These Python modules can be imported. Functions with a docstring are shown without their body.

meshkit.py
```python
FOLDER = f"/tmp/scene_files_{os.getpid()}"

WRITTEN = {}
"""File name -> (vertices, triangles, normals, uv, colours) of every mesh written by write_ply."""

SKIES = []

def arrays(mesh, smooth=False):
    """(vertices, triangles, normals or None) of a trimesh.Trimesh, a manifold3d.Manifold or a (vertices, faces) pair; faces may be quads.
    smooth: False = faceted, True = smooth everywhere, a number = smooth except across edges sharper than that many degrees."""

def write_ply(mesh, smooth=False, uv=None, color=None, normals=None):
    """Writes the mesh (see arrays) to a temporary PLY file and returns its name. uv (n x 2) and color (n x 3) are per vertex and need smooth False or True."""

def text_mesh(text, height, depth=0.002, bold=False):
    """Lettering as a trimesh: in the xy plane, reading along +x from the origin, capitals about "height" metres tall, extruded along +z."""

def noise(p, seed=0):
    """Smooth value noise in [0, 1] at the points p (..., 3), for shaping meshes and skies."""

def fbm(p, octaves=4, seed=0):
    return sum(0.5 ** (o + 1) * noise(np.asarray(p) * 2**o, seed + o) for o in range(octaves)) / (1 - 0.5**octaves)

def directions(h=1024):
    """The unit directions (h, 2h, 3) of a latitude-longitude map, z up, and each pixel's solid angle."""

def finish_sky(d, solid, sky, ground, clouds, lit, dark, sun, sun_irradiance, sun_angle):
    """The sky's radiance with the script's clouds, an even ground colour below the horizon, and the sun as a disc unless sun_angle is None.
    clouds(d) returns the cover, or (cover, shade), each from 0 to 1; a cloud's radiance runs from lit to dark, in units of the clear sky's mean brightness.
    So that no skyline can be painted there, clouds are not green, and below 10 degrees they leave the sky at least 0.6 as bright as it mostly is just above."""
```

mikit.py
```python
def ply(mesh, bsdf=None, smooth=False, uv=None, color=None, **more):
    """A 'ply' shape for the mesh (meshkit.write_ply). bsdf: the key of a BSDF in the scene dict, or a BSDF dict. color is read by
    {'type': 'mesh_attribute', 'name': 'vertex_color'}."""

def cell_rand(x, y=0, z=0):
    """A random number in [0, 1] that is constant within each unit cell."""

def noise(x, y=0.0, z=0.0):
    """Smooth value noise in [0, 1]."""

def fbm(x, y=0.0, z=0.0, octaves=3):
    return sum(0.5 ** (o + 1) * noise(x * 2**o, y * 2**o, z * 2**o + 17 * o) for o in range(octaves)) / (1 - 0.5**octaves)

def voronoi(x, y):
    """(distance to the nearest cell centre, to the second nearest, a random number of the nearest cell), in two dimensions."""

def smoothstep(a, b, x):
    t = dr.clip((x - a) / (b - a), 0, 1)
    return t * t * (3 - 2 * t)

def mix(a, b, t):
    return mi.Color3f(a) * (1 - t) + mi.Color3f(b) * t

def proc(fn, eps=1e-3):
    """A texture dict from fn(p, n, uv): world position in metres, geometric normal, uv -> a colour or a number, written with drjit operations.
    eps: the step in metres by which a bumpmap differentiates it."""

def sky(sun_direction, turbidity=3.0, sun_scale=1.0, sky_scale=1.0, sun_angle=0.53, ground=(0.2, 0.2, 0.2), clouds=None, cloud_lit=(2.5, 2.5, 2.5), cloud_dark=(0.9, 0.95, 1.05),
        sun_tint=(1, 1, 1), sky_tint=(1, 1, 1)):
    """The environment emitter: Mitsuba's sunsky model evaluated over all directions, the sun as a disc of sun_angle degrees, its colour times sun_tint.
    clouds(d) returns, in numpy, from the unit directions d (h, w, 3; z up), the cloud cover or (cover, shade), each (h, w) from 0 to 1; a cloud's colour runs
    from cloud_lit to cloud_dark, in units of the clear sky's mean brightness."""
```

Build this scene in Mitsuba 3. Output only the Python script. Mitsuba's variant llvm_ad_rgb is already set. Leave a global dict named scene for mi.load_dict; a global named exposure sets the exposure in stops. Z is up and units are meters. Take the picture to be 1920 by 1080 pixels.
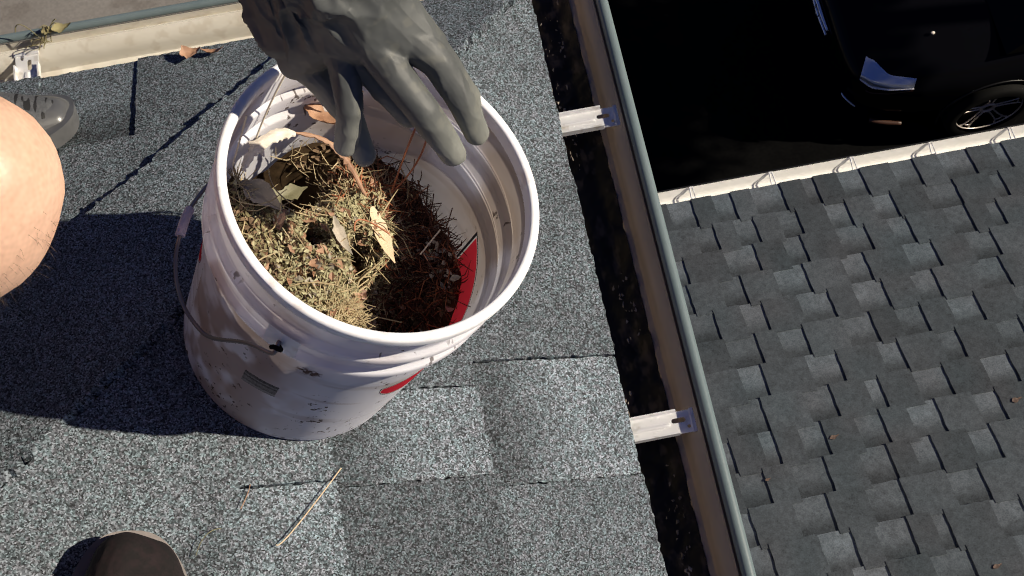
import math, random
import numpy as np, trimesh, drjit as dr, mitsuba as mi, mikit, meshkit
import manifold3d as m3
from shapely.geometry import Polygon, box as sbox
from mikit import proc, noise, fbm, voronoi, cell_rand, smoothstep, mix
T = mi.ScalarTransform4f
scene, labels = {}, {}
A = np.array

# ---------------------------------------------------------------- camera, sky, exposure
CAM = A([-0.2002, -1.1315, 1.7276]); FWD = A([0.04945538, 0.36890488, -0.9281505]); DOWN = A([-0.18541729, -0.90974271, -0.37146821])
scene['camera'] = {'type': 'perspective', 'fov': 39.78, 'fov_axis': 'x', 'near_clip': 0.05, 'far_clip': 900.0,
                   'to_world': T().look_at(origin=CAM.tolist(), target=(CAM + FWD).tolist(), up=(-DOWN).tolist())}
SUN_EL, SUN_AZ = math.radians(36), math.radians(-9.5)
SUN = A([math.cos(SUN_EL) * math.cos(SUN_AZ), math.cos(SUN_EL) * math.sin(SUN_AZ), math.sin(SUN_EL)])
scene['sky'] = mikit.sky(SUN.tolist(), turbidity=3, sun_scale=1.0, sky_scale=0.155, sun_tint=(0.90, 1.0, 1.14), sky_tint=(0.96, 0.98, 1.75))
exposure = 2.2

# ---------------------------------------------------------------- materials
def principled(col, rough=0.6, **k):
    d = {'type': 'principled', 'base_color': col if isinstance(col, dict) else {'type': 'rgb', 'value': list(col)}, 'roughness': rough}
    d.update(k); return d
def mat(name, d, two=True):
    scene[name] = {'type': 'twosided', 'bsdf': d} if two else d
    return name

def granules(band, gain, far=False):
    def fn(p, n, uv):
        if far:
            g = 0.55 * fbm(p.x * 55, p.y * 55, p.z * 55) + 0.45 * noise(p.x * 230, p.y * 230, p.z * 230)
            v = 0.35 + 1.3 * g
            hue = noise(p.x * 7, p.y * 7, p.z * 3)
        else:
            _, _, r = voronoi(p.x / 0.00142, (p.y + 0.35 * p.z) / 0.00142)
            _, _, r2 = voronoi(p.x / 0.0023 + 9.1, p.y / 0.0023 + 3.3)
            v = 0.10 + 1.75 * r * r * r + 0.70 * r2 * r2 + 0.35 * r
            hue = cell_rand(dr.floor(p.x / 0.0042), dr.floor(p.y / 0.0042), 4)
        v *= 0.78 + 0.44 * fbm(p.x * 9, p.y * 9, p.z * 5)
        tone = 0.42 + 1.12 * uv.x
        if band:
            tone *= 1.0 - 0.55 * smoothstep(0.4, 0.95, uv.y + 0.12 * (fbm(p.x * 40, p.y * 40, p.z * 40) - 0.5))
        c = mix((0.78, 1.02, 1.16), (0.92, 0.98, 1.15), hue) if not far else mix((0.80, 1.02, 1.20), (0.92, 1.0, 1.15), hue)
        return c * (v * tone * gain)
    return fn
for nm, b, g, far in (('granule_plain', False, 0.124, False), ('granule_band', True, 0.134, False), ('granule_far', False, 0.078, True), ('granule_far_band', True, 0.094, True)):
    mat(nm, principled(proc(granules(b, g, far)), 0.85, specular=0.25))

def cream_fn(p, n, uv):
    d = fbm(p.x * 22, p.y * 22, p.z * 40)
    s = smoothstep(0.52, 0.75, fbm(p.x * 60, p.y * 12, p.z * 60))
    return mix(mix((0.66, 0.635, 0.58), (0.58, 0.545, 0.475), d), (0.44, 0.385, 0.31), 0.4 * s)
mat('gutter_cream', principled(proc(cream_fn), 0.45))
mat('gutter_cream_shaded', principled(proc(lambda p, n, uv: mix((0.46, 0.37, 0.285), (0.31, 0.25, 0.185), fbm(p.x * 40, p.y * 9, p.z * 60))), 0.42))  # browner copy of the cream lining, its shade put into the colour
mat('gutter_white', principled(proc(lambda p, n, uv: mix((0.86, 0.855, 0.84), (0.76, 0.745, 0.72), fbm(p.x * 6, p.y * 30, p.z * 9))), 0.4))
mat('lip_grey', principled(proc(lambda p, n, uv: mix((0.110, 0.150, 0.165), (0.150, 0.188, 0.20), fbm(p.x * 40, p.y * 25, p.z * 40))), 0.38))
mat('aluminium', principled(proc(lambda p, n, uv: mix((0.80, 0.80, 0.81), (0.6, 0.57, 0.53), smoothstep(0.5, 0.8, fbm(p.x * 90, p.y * 90, p.z * 50)))), 0.34, metallic=0.35))
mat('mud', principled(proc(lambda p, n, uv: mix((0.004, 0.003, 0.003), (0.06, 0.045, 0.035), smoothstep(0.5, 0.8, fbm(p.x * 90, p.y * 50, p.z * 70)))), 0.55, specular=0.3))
mat('wall_paint', principled((0.62, 0.60, 0.55), 0.7))
mat('soffit_paint', principled((0.7, 0.69, 0.66), 0.6))
mat('asphalt', principled(proc(lambda p, n, uv: mix((0.003, 0.003, 0.0033), (0.006, 0.006, 0.006), fbm(p.x * 6, p.y * 6) * 0.5 + 0.5 * noise(p.x * 80, p.y * 80))), 0.95, specular=0.0))
def concrete_fn(p, n, uv):
    m = fbm(p.x * 1.2, p.y * 1.2, 3.0)
    b = smoothstep(0.60, 0.72, fbm(p.x * 3.1, p.y * 6.0, 7.0))
    return mix(mix((0.175, 0.162, 0.152), (0.212, 0.20, 0.19), m), (0.14, 0.125, 0.115), 0.55 * b) * (0.9 + 0.2 * noise(p.x * 60, p.y * 60))
mat('concrete', principled(proc(concrete_fn), 0.9, specular=0.1))
mat('lawn', principled(proc(lambda p, n, uv: mix((0.04, 0.06, 0.02), (0.1, 0.1, 0.045), fbm(p.x * 2, p.y * 2))), 0.95, specular=0.05))

def skin_fn(p, n, uv):
    a = fbm(p.x * 28, p.y * 28, p.z * 28); b = noise(p.x * 260, p.y * 260, p.z * 260)
    return mix((0.56, 0.34, 0.24), (0.68, 0.455, 0.345), a) * (0.9 + 0.2 * b)
mat('skin', {'type': 'bumpmap', 'arbitrary': proc(lambda p, n, uv: 0.0006 * fbm(p.x * 180, p.y * 180, p.z * 180), 5e-4), 'scale': 1.0, 'bsdf': principled(proc(skin_fn), 0.45, specular=0.45)})
mat('leg_hair', principled((0.05, 0.025, 0.012), 0.5))
def glove_fn(p, n, uv):
    a = fbm(p.x * 30, p.y * 30, p.z * 30); s = smoothstep(0.55, 0.72, fbm(p.x * 75 + 5, p.y * 75, p.z * 75))
    worn = smoothstep(0.635, 0.565, p.z) * (0.45 + 0.55 * fbm(p.x * 110, p.y * 60, p.z * 60))
    c = mix(mix((0.060, 0.064, 0.066), (0.100, 0.106, 0.106), a), (0.13, 0.13, 0.115), 0.5 * s)
    return mix(c, (0.29, 0.295, 0.265), 0.75 * worn)
mat('glove_rubber', principled(proc(glove_fn), 0.55, specular=0.4))
mat('sleeve_cloth', principled(proc(lambda p, n, uv: mix((0.022, 0.022, 0.026), (0.035, 0.035, 0.04), fbm(p.x * 40, p.y * 40, p.z * 40))), 0.9, sheen=0.2))
mat('shorts_cloth', principled((0.05, 0.05, 0.045), 0.9))
def mesh_shoe_fn(p, n, uv):
    d = smoothstep(0.62, 0.70, noise(p.x * 260, p.y * 62, p.z * 60))
    w = noise(p.x * 420, p.y * 420, p.z * 420)
    return mix(mix((0.045, 0.048, 0.054), (0.085, 0.088, 0.096), fbm(p.x * 50, p.y * 50, p.z * 50)) * (0.7 + 0.6 * w), (0.008, 0.008, 0.009), d)
mat('shoe_mesh', principled(proc(mesh_shoe_fn), 0.7))
mat('shoe_rubber', principled(proc(lambda p, n, uv: mix((0.055, 0.057, 0.061), (0.115, 0.116, 0.12), fbm(p.x * 45, p.y * 45, p.z * 45))), 0.3, specular=0.6))
mat('maroon_suede', principled(proc(lambda p, n, uv: mix((0.004, 0.002, 0.0025), (0.012, 0.005, 0.0065), smoothstep(0.3, 0.75, fbm(p.x * 130, p.y * 130, p.z * 130)))), 0.85, sheen=0.1))
mat('sole_rubber', principled(proc(lambda p, n, uv: mix((0.22, 0.19, 0.185), (0.12, 0.105, 0.10), fbm(p.x * 60, p.y * 60, p.z * 60))), 0.6))
mat('trouser_cloth', principled((0.02, 0.022, 0.03), 0.9))
mat('hair', principled((0.03, 0.018, 0.01), 0.6))

def bucket_fn(p, n, uv):
    az, h = uv.x, uv.y                                   # degrees, metres up the wall
    def emblem(x, top_len):                                       # x in degrees from the tip: one long pointed wedge; > 0 inside, in mm
        q = dr.clip(x / 84.0, 0, 1)
        top = 0.184 + 0.056 * q * dr.sqrt(q + 0.02); low = 0.180 - 0.115 * dr.sqrt(q + 1e-4) * (1 - 0.55 * q)
        return 1000 * dr.minimum(dr.minimum(top - h, h - low), dr.minimum((x + 0.5), (top_len - x) * 0.7) * 0.0024)
    e = dr.maximum(emblem(az + 78.5, 84.0), emblem(dr.select(az > 0, 174.0 - az, -186.0 - az), 34.0))
    white = mix((0.84, 0.86, 0.95), (0.82, 0.81, 0.88), fbm(az * 0.05, h * 9, 2.0))
    # dirt: soft smears, dark spatter, more of it low on one side and inside
    smear = smoothstep(0.50, 0.76, fbm(az * 0.055 + 4, h * 16, 5.0))
    streak = smoothstep(0.55, 0.8, fbm(az * 0.02, h * 60 + 0.03 * az, 9.0))
    spot = smoothstep(0.70, 0.77, fbm(az * 0.40, h * 150, 1.0)) * smoothstep(0.50, 0.66, fbm(az * 0.05 + 31, h * 14, 4.0))
    side = 0.35 + 0.65 * smoothstep(60.0, 15.0, dr.abs(dr.abs(az) - 165.0))
    c = mix(white, (0.47, 0.345, 0.30), 0.62 * smear * side)
    stain = smoothstep(48.0, 18.0, dr.abs(az + 152.0)) * smoothstep(0.40, 0.66, fbm(az * 0.07 + 2, h * 22, 8.0)) * dr.select(h < 0.262, 1.0, 0.3)
    c = mix(c, (0.36, 0.25, 0.205), 0.72 * stain)
    c = mix(c, (0.33, 0.24, 0.19), 0.34 * streak)
    inner = smoothstep(95.0, 45.0, dr.abs(az - 35.0)) * smoothstep(0.15, 0.26, h) * smoothstep(0.36, 0.60, fbm(az * 0.03 + 11, h * 11, 6.0))
    c = mix(c, (0.42, 0.32, 0.23), 0.72 * inner)
    c = mix(c, (0.07, 0.045, 0.035), 0.85 * spot)
    patch = dr.exp(-dr.square((az + 114) / 5.0) - dr.square((h - 0.226) / 0.008))
    c = mix(c, (0.10, 0.05, 0.035), dr.clip(patch * 3.0 * noise(az * 0.9, h * 300) - 0.35, 0, 0.92))
    dash = dr.select((dr.abs(az + 103.5) < 1.7) & (dr.abs(h - 0.139) < 0.0009), 0.75, 0.0)
    c = mix(c, (0.12, 0.12, 0.13), dash)
    band = dr.select(h < 0.255, 1.0, 0.0)
    c = mix(c, (0.02, 0.02, 0.025), band * smoothstep(0.0, 0.4, e))
    c = mix(c, (0.75, 0.72, 0.72), band * smoothstep(2.2, 2.6, e))
    c = mix(c, (0.66, 0.035, 0.06), band * smoothstep(3.4, 3.8, e))
    bx, by = (az + 128.5) / 8.2, (h - 0.1365 - 0.0004 * (az + 128.5)) / 0.0150
    inb = dr.select((dr.abs(bx) < 1) & (dr.abs(by) < 1), 1.0, 0.0)
    line = 0.05 + 0.34 * noise(by * 4.2, 3.0) * noise(by * 4.2, 3.0) + 0.12 * noise(bx * 14, by * 9)
    c = mix(c, (1.0 * line, 1.0 * line, 0.98 * line), 0.92 * inb)
    return dr.clip(c, 0.0, 0.95)
scene['bucket_plastic'] = {'type': 'principledthin', 'base_color': proc(bucket_fn), 'roughness': 0.38, 'diff_trans': 0.5, 'eta': 1.45}
def rim_fn(p, n, uv):
    return mix((0.87, 0.87, 0.91), (0.72, 0.67, 0.67), smoothstep(0.55, 0.8, fbm(p.x * 55, p.y * 55, p.z * 55)))
mat('rim_plastic', principled(proc(rim_fn), 0.35))
mat('wire', principled((0.20, 0.185, 0.21), 0.4, metallic=0.8))
mat('grip_plastic', principled((0.45, 0.40, 0.52), 0.4))

def earth_fn(p, n, uv):
    return mix((0.016, 0.010, 0.006), (0.085, 0.055, 0.03), fbm(p.x * 140, p.y * 140, p.z * 140))
mat('earth', principled(proc(earth_fn), 0.95, specular=0.1))
def vary(a, b, f=300):
    return proc(lambda p, n, uv: mix(a, b, noise(p.x * f, p.y * f, p.z * f)))
mat('needle_tan', principled(vary((0.34, 0.26, 0.14), (0.58, 0.48, 0.30), 70), 0.6))
mat('needle_red', principled(vary((0.28, 0.075, 0.03), (0.50, 0.20, 0.10), 70), 0.6))
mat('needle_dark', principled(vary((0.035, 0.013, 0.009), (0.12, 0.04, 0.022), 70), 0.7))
mat('needle_pale', principled((0.74, 0.66, 0.52), 0.6))
mat('moss_pale', principled(vary((0.24, 0.22, 0.115), (0.56, 0.52, 0.33), 60), 0.8))
mat('moss_olive', principled(vary((0.09, 0.075, 0.035), (0.33, 0.29, 0.15), 60), 0.85))
mat('crumb_brown', principled(vary((0.06, 0.035, 0.02), (0.3, 0.2, 0.12), 120), 0.85))
mat('leaf_tan', principled(vary((0.58, 0.42, 0.27), (0.70, 0.54, 0.38), 110), 0.6))
mat('leaf_brown', principled(vary((0.24, 0.12, 0.07), (0.46, 0.28, 0.18), 90), 0.6))
mat('leaf_grey', principled(vary((0.30, 0.27, 0.22), (0.46, 0.40, 0.33), 90), 0.7))
mat('leaf_olive', principled(vary((0.11, 0.11, 0.06), (0.22, 0.20, 0.12), 90), 0.6))
mat('leaf_dim', principled(vary((0.07, 0.05, 0.042), (0.14, 0.09, 0.066), 90), 0.7))
mat('leaf_pink', principled(vary((0.55, 0.34, 0.27), (0.72, 0.5, 0.42), 90), 0.6))
mat('bark_white', principled(vary((0.55, 0.48, 0.40), (0.80, 0.74, 0.66), 160), 0.8))
mat('fleck', principled(vary((0.05, 0.04, 0.03), (0.42, 0.36, 0.32), 45), 0.8))

mat('leaf_green', principled(vary((0.03, 0.06, 0.015), (0.07, 0.12, 0.03), 5), 0.6))
mat('car_paint', principled((0.003, 0.003, 0.004), 0.14, specular=0.09))
mat('car_glass', principled((0.003, 0.003, 0.003), 0.08, specular=0.12))
mat('tyre_rubber', principled((0.006, 0.006, 0.006), 0.8, specular=0.1))
mat('rim_dark', principled((0.008, 0.008, 0.009), 0.4, specular=0.3))
mat('rim_edge', principled((0.78, 0.70, 0.64), 0.3, metallic=0.6))
mat('chrome', principled((0.84, 0.88, 0.95), 0.16, metallic=0.8))
mat('amber', principled((0.05, 0.02, 0.012), 0.5))

# ---------------------------------------------------------------- helpers
def numbered(key):
    if key not in scene: return key
    i = 1
    while f'{key}_{i:03d}' in scene: i += 1
    return f'{key}_{i:03d}'
def put(key, mesh, m, smooth=False, label=None, cat=None, group=None, kind=None, **k):
    key = numbered(key)
    scene[key] = mikit.ply(mesh, m, smooth=smooth, **k)
    tag(key, label, cat, group, kind)
    return key
def tag(key, label=None, cat=None, group=None, kind=None):
    d = {k: v for k, v in (('label', label), ('category', cat), ('group', group), ('kind', kind)) if v}
    if d: labels[key] = d
def cat(ms): return trimesh.util.concatenate(ms)
def norm(v): v = A(v, float); return v / np.linalg.norm(v)
def bx(lo, hi):
    m = trimesh.creation.box(extents=A(hi, float) - A(lo, float)); m.apply_translation((A(hi, float) + A(lo, float)) / 2); return m
def tube(pts, r, sides=8, caps=True):
    p = A(pts, float); n = len(p); r = np.broadcast_to(r, (n,))
    t = np.gradient(p, axis=0); t /= np.linalg.norm(t, axis=1, keepdims=True) + 1e-12
    a = np.zeros_like(p); up = A([0.3, 0.2, 0.93])
    v = np.cross(t[0], up); a[0] = v / np.linalg.norm(v)
    for i in range(1, n):
        w = a[i - 1] - t[i] * (a[i - 1] @ t[i]); a[i] = w / np.linalg.norm(w)
    b = np.cross(t, a); an = np.arange(sides) * 2 * np.pi / sides
    V = (p[:, None] + r[:, None, None] * (np.cos(an)[None, :, None] * a[:, None] + np.sin(an)[None, :, None] * b[:, None])).reshape(-1, 3)
    F = []
    for i in range(n - 1):
        for j in range(sides):
            q0, q1 = i * sides + j, i * sides + (j + 1) % sides
            F += [[q0, q1, q1 + sides], [q0, q1 + sides, q0 + sides]]
    if caps:
        V = np.vstack([V, p[0], p[-1]])
        for j in range(sides):
            F += [[n * sides, (j + 1) % sides, j], [n * sides + 1, (n - 1) * sides + j, (n - 1) * sides + (j + 1) % sides]]
    return trimesh.Trimesh(V, A(F), process=False)
def spline(pts, n=24):
    from scipy.interpolate import make_interp_spline
    p = A(pts, float); k = min(3, len(p) - 1)
    return make_interp_spline(np.linspace(0, 1, len(p)), p, k=k)(np.linspace(0, 1, n))
def grid(P):
    h, w = P.shape[:2]; i, j = np.meshgrid(np.arange(h - 1), np.arange(w - 1), indexing='ij'); q = i * w + j
    F = np.stack([np.stack([q, q + 1, q + w + 1], -1), np.stack([q, q + w + 1, q + w], -1)], 2).reshape(-1, 3)
    return trimesh.Trimesh(P.reshape(-1, 3), F, process=False)
def sph(c, r, n=24): return m3.Manifold.sphere(float(r), n).translate([float(x) for x in c])
def bone(*cr): return m3.Manifold.batch_hull([sph(c, r) for c, r in cr])
def chain(pts): return [bone(pts[i], pts[i + 1]) for i in range(len(pts) - 1)]
def flesh(bones, step, iters=14, noise_amp=0.0, freq=40, seed=0):
    m = m3.Manifold.batch_boolean(bones, m3.OpType.Add).refine_to_length(step)
    mm = m.to_mesh(); t = trimesh.Trimesh(mm.vert_properties[:, :3], mm.tri_verts, process=True)
    trimesh.smoothing.filter_taubin(t, lamb=0.5, nu=0.52, iterations=iters)
    if noise_amp:
        t.vertices = t.vertices + t.vertex_normals * ((meshkit.fbm(t.vertices * freq, 3, seed) - 0.5) * 2 * noise_amp)[:, None]
    return t

# ---------------------------------------------------------------- roof frames
PIT, QIT = 0.4284, 0.3549
cp, sp, cq, sq = math.cos(PIT), math.sin(PIT), math.cos(QIT), math.sin(QIT)
class Frame:                      # a along the eave, d up the slope, h off the roof
    def __init__(s, o, ea, ed, n): s.o, s.ea, s.ed, s.n = A(o, float), A(ea, float), A(ed, float), A(n, float)
    def pt(s, a, d, h): return s.o + np.multiply.outer(a, s.ea) + np.multiply.outer(d, s.ed) + np.multiply.outer(h, s.n)
OFF = -0.006
FR = Frame([sp * OFF, 0, cp * OFF], [0, 1, 0], [-cp, 0, sp], [sp, 0, cp])     # slope above the right-hand gutter
FT = Frame([0, sp * OFF, cp * OFF], [1, 0, 0], [0, -cp, sp], [0, sp, cp])     # slope above the far gutter
FL = Frame([0, 1.930, -5.228], [1, 0, 0], [0, -cq, sq], [0, sq, cq])          # lower roof
def slab(fr, poly, top, bottom, uv_fn, step=None, jit=0.0, rng=None):
    """a piece of roofing: polygon in (a, d), top(d) height; ragged rim"""
    c = A(poly.exterior.coords)[:-1]
    if step:
        out = []
        for i in range(len(c)):
            p, q = c[i], c[(i + 1) % len(c)]; k = max(1, int(np.linalg.norm(q - p) / step))
            for t in range(k):
                w = p + (q - p) * t / k
                out.append(w + (rng.normal(0, jit, 2) if t else rng.normal(0, jit * 0.5, 2)))
        c = A(out)
    m = trimesh.creation.extrude_polygon(Polygon(c).buffer(0), 1.0, engine='earcut')
    v = m.vertices; a, d = v[:, 0], v[:, 1]; isup = v[:, 2] > 0.5
    h = np.where(isup, top(a, d), bottom)
    m = trimesh.Trimesh(fr.pt(a, d, h), m.faces, process=False)
    return m, uv_fn(a, d)
rng = np.random.default_rng(7)
def shingle(key, fr, poly, d0, ex, tb, tu, tone, m, step=None, jit=0.0):
    if poly.is_empty or poly.geom_type != 'Polygon' or poly.area < 2e-4: return
    t = ex + 0.02
    mesh, uv = slab(fr, poly, lambda a, d: tb + (tu - tb) * (d - d0) / t, -0.004, lambda a, d: np.stack([np.full(len(a), tone), (d - d0) / ex], 1), step, jit, rng)
    put(key, mesh, m, False, uv=uv)

# ---------------------------------------------------------------- ground
put('ground', bx([-300, -300, -8.2], [300, 300, -7.9]), 'lawn', kind='structure', label='open ground around the house')
put('driveway', bx([0.1, -14, -7.95], [14, 40, -7.892]), 'asphalt', kind='structure', label='black asphalt driveway under the parked car')
put('patio', bx([-14, -0.4, -7.95], [0.1, 22, -7.888]), 'concrete', kind='structure', label='grey brown concrete ground beyond the far gutter')

# ---------------------------------------------------------------- upper house
labels['house'] = {'label': 'house with grey asphalt shingle hip roof that carries the bucket, gutters along its eaves', 'category': 'house'}
put('house__wall', bx([-8.2, -7.6, -7.9], [-0.42, -0.42, -0.17]), 'wall_paint')
put('house__soffit', bx([-8.6, -8.0, -0.185], [-0.025, -0.025, -0.165]), 'soffit_paint')
put('house__fascia', bx([-0.045, -8.0, -0.165], [-0.021, -0.021, -0.03]), 'soffit_paint')
put('house__fascia', bx([-8.6, -0.045, -0.165], [-0.046, -0.021, -0.03]), 'soffit_paint')
def hip_deck(off):
    c = A([[0, 0, 0], [-8.6, 0, 0], [0, -8, 0], [-8.6, -8, 0]], float); z = 4 * math.tan(PIT)
    c[:, 0] += A([-1, 1, -1, 1]) * 0.012; c[:, 1] += A([-1, -1, 1, 1]) * 0.012
    v = np.vstack([c - [0, 0, 0.03], c, [[-4, -4, z], [-4.6, -4, z]]]); v[:, 2] += off
    return trimesh.convex.convex_hull(v)
dk = hip_deck(-0.016)
put('house__roof', dk, 'granule_plain', False, uv=np.tile([[0.5, 0.3]], (len(dk.vertices), 1)), label='grey granular shingle roof slope')
EX = 0.196
def clipR(p): return p.intersection(Polygon([(0.0, 0.0), (-0.001, 0), (-2 * cp, 2), (-4, 2), (-4, -0.05), (0, -0.05)]))
def clipT(p): return p.intersection(Polygon([(0.0, 0.0), (-0.001, 0), (-2 * cp, 2), (-4, 2), (-4, -0.05), (0, -0.05)]))
RS = dict(step=0.006, jit=0.0008)
# slope by the right gutter: (a0, a1, tooth?, tone) per course, a = y
right = [
    [(-0.30, 0.0, 0, .40), (-0.562, -0.30, 1, .42), (-0.722, -0.562, 0, .90), (-0.90, -0.722, 1, .50), (-1.10, -0.90, 0, .6), (-1.34, -1.10, 1, .5)],
    [(-0.42, -0.10, 1, .5), (-0.594, -0.42, 0, .35), (-0.708, -0.594, 0, .76), (-0.93, -0.708, 1, .26), (-1.08, -0.93, 0, .55), (-1.34, -1.08, 1, .5)],
    [(-0.52, -0.2, 0, .5), (-0.70, -0.52, 1, .60), (-0.90, -0.70, 0, .78), (-1.1, -0.90, 1, .5), (-1.34, -1.10, 0, .5)],
    [(-0.62, -0.4, 1, .55), (-0.80, -0.62, 0, .72), (-1.02, -0.80, 1, .5), (-1.34, -1.02, 0, .5)],
    [(-0.85, -0.5, 0, .6), (-1.34, -0.85, 1, .5)]]
for k, row in enumerate(right):
    for a0, a1, tooth, tone in row:
        d0 = k * EX - (0.004 if k == 0 else 0)
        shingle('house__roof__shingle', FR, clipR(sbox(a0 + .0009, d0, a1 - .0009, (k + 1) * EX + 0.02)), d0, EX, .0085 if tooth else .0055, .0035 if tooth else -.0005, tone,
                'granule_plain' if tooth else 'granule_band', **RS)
far = [
    [(-0.17, 0.0, 1, .5), (-0.36, -0.17, 0, .5), (-0.561, -0.36, 1, .42), (-0.70, -0.561, 0, .48), (-0.92, -0.70, 1, .45), (-1.2, -0.92, 0, .5)],
    [(-0.44, -0.1, 0, .5), (-0.66, -0.44, 1, .5), (-0.83, -0.66, 0, .6), (-1.2, -0.83, 1, .45)],
    [(-0.62, -0.3, 1, .5), (-0.8, -0.62, 0, .5), (-1.2, -0.8, 1, .45)],
    [(-0.8, -0.4, 0, .5), (-1.2, -0.8, 1, .45)]]
EXT = 0.178
for k, row in enumerate(far):
    for a0, a1, tooth, tone in row:
        d0 = k * EXT - (0.004 if k == 0 else 0)
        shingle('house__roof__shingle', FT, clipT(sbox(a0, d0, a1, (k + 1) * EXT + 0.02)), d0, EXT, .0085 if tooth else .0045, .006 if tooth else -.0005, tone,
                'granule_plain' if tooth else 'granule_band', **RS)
# hip caps: bent over the ridge between the two slopes
hl = math.hypot(cp, 1)
def strip(w, l0, l1, side):
    """polygon in (a, d) within w of the hip line a = -d cos p"""
    u = A([-cp, 1]) / hl; q = A([-1, -cp]) / hl                  # along the hip, away from it into the slope
    P = [u * l0, u * l1, u * l1 + q * w, u * l0 + q * w]
    return Polygon(P).intersection(sbox(-4, -0.003, 0.0, 4))
for k in range(7):
    l0, l1 = k * 0.215 - 0.03, (k + 1) * 0.215 - 0.01
    ms, us = [], []
    for fr, w, tb, tu in ((FR, 0.176, .0105, .0062), (FT, 0.222, .0225, .0185)):
        po = strip(w, l0, l1, 0)
        if po.geom_type != 'Polygon' or po.is_empty: continue
        u = A([-cp, 1]) / hl
        m_, uv_ = slab(fr, po, lambda a, d: tb + (tu - tb) * ((a * u[0] + d * u[1]) - l0) / 0.235, -0.003,
                       lambda a, d: np.stack([np.full(len(a), 0.52 + 0.06 * (k % 3)), np.full(len(a), 0.2)], 1), 0.007, 0.0024 if fr is FT else .0008, rng)
        ms.append(m_); us.append(uv_)
    put('house__roof__hip_cap', cat(ms), 'granule_plain', False, uv=np.vstack(us))

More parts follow.
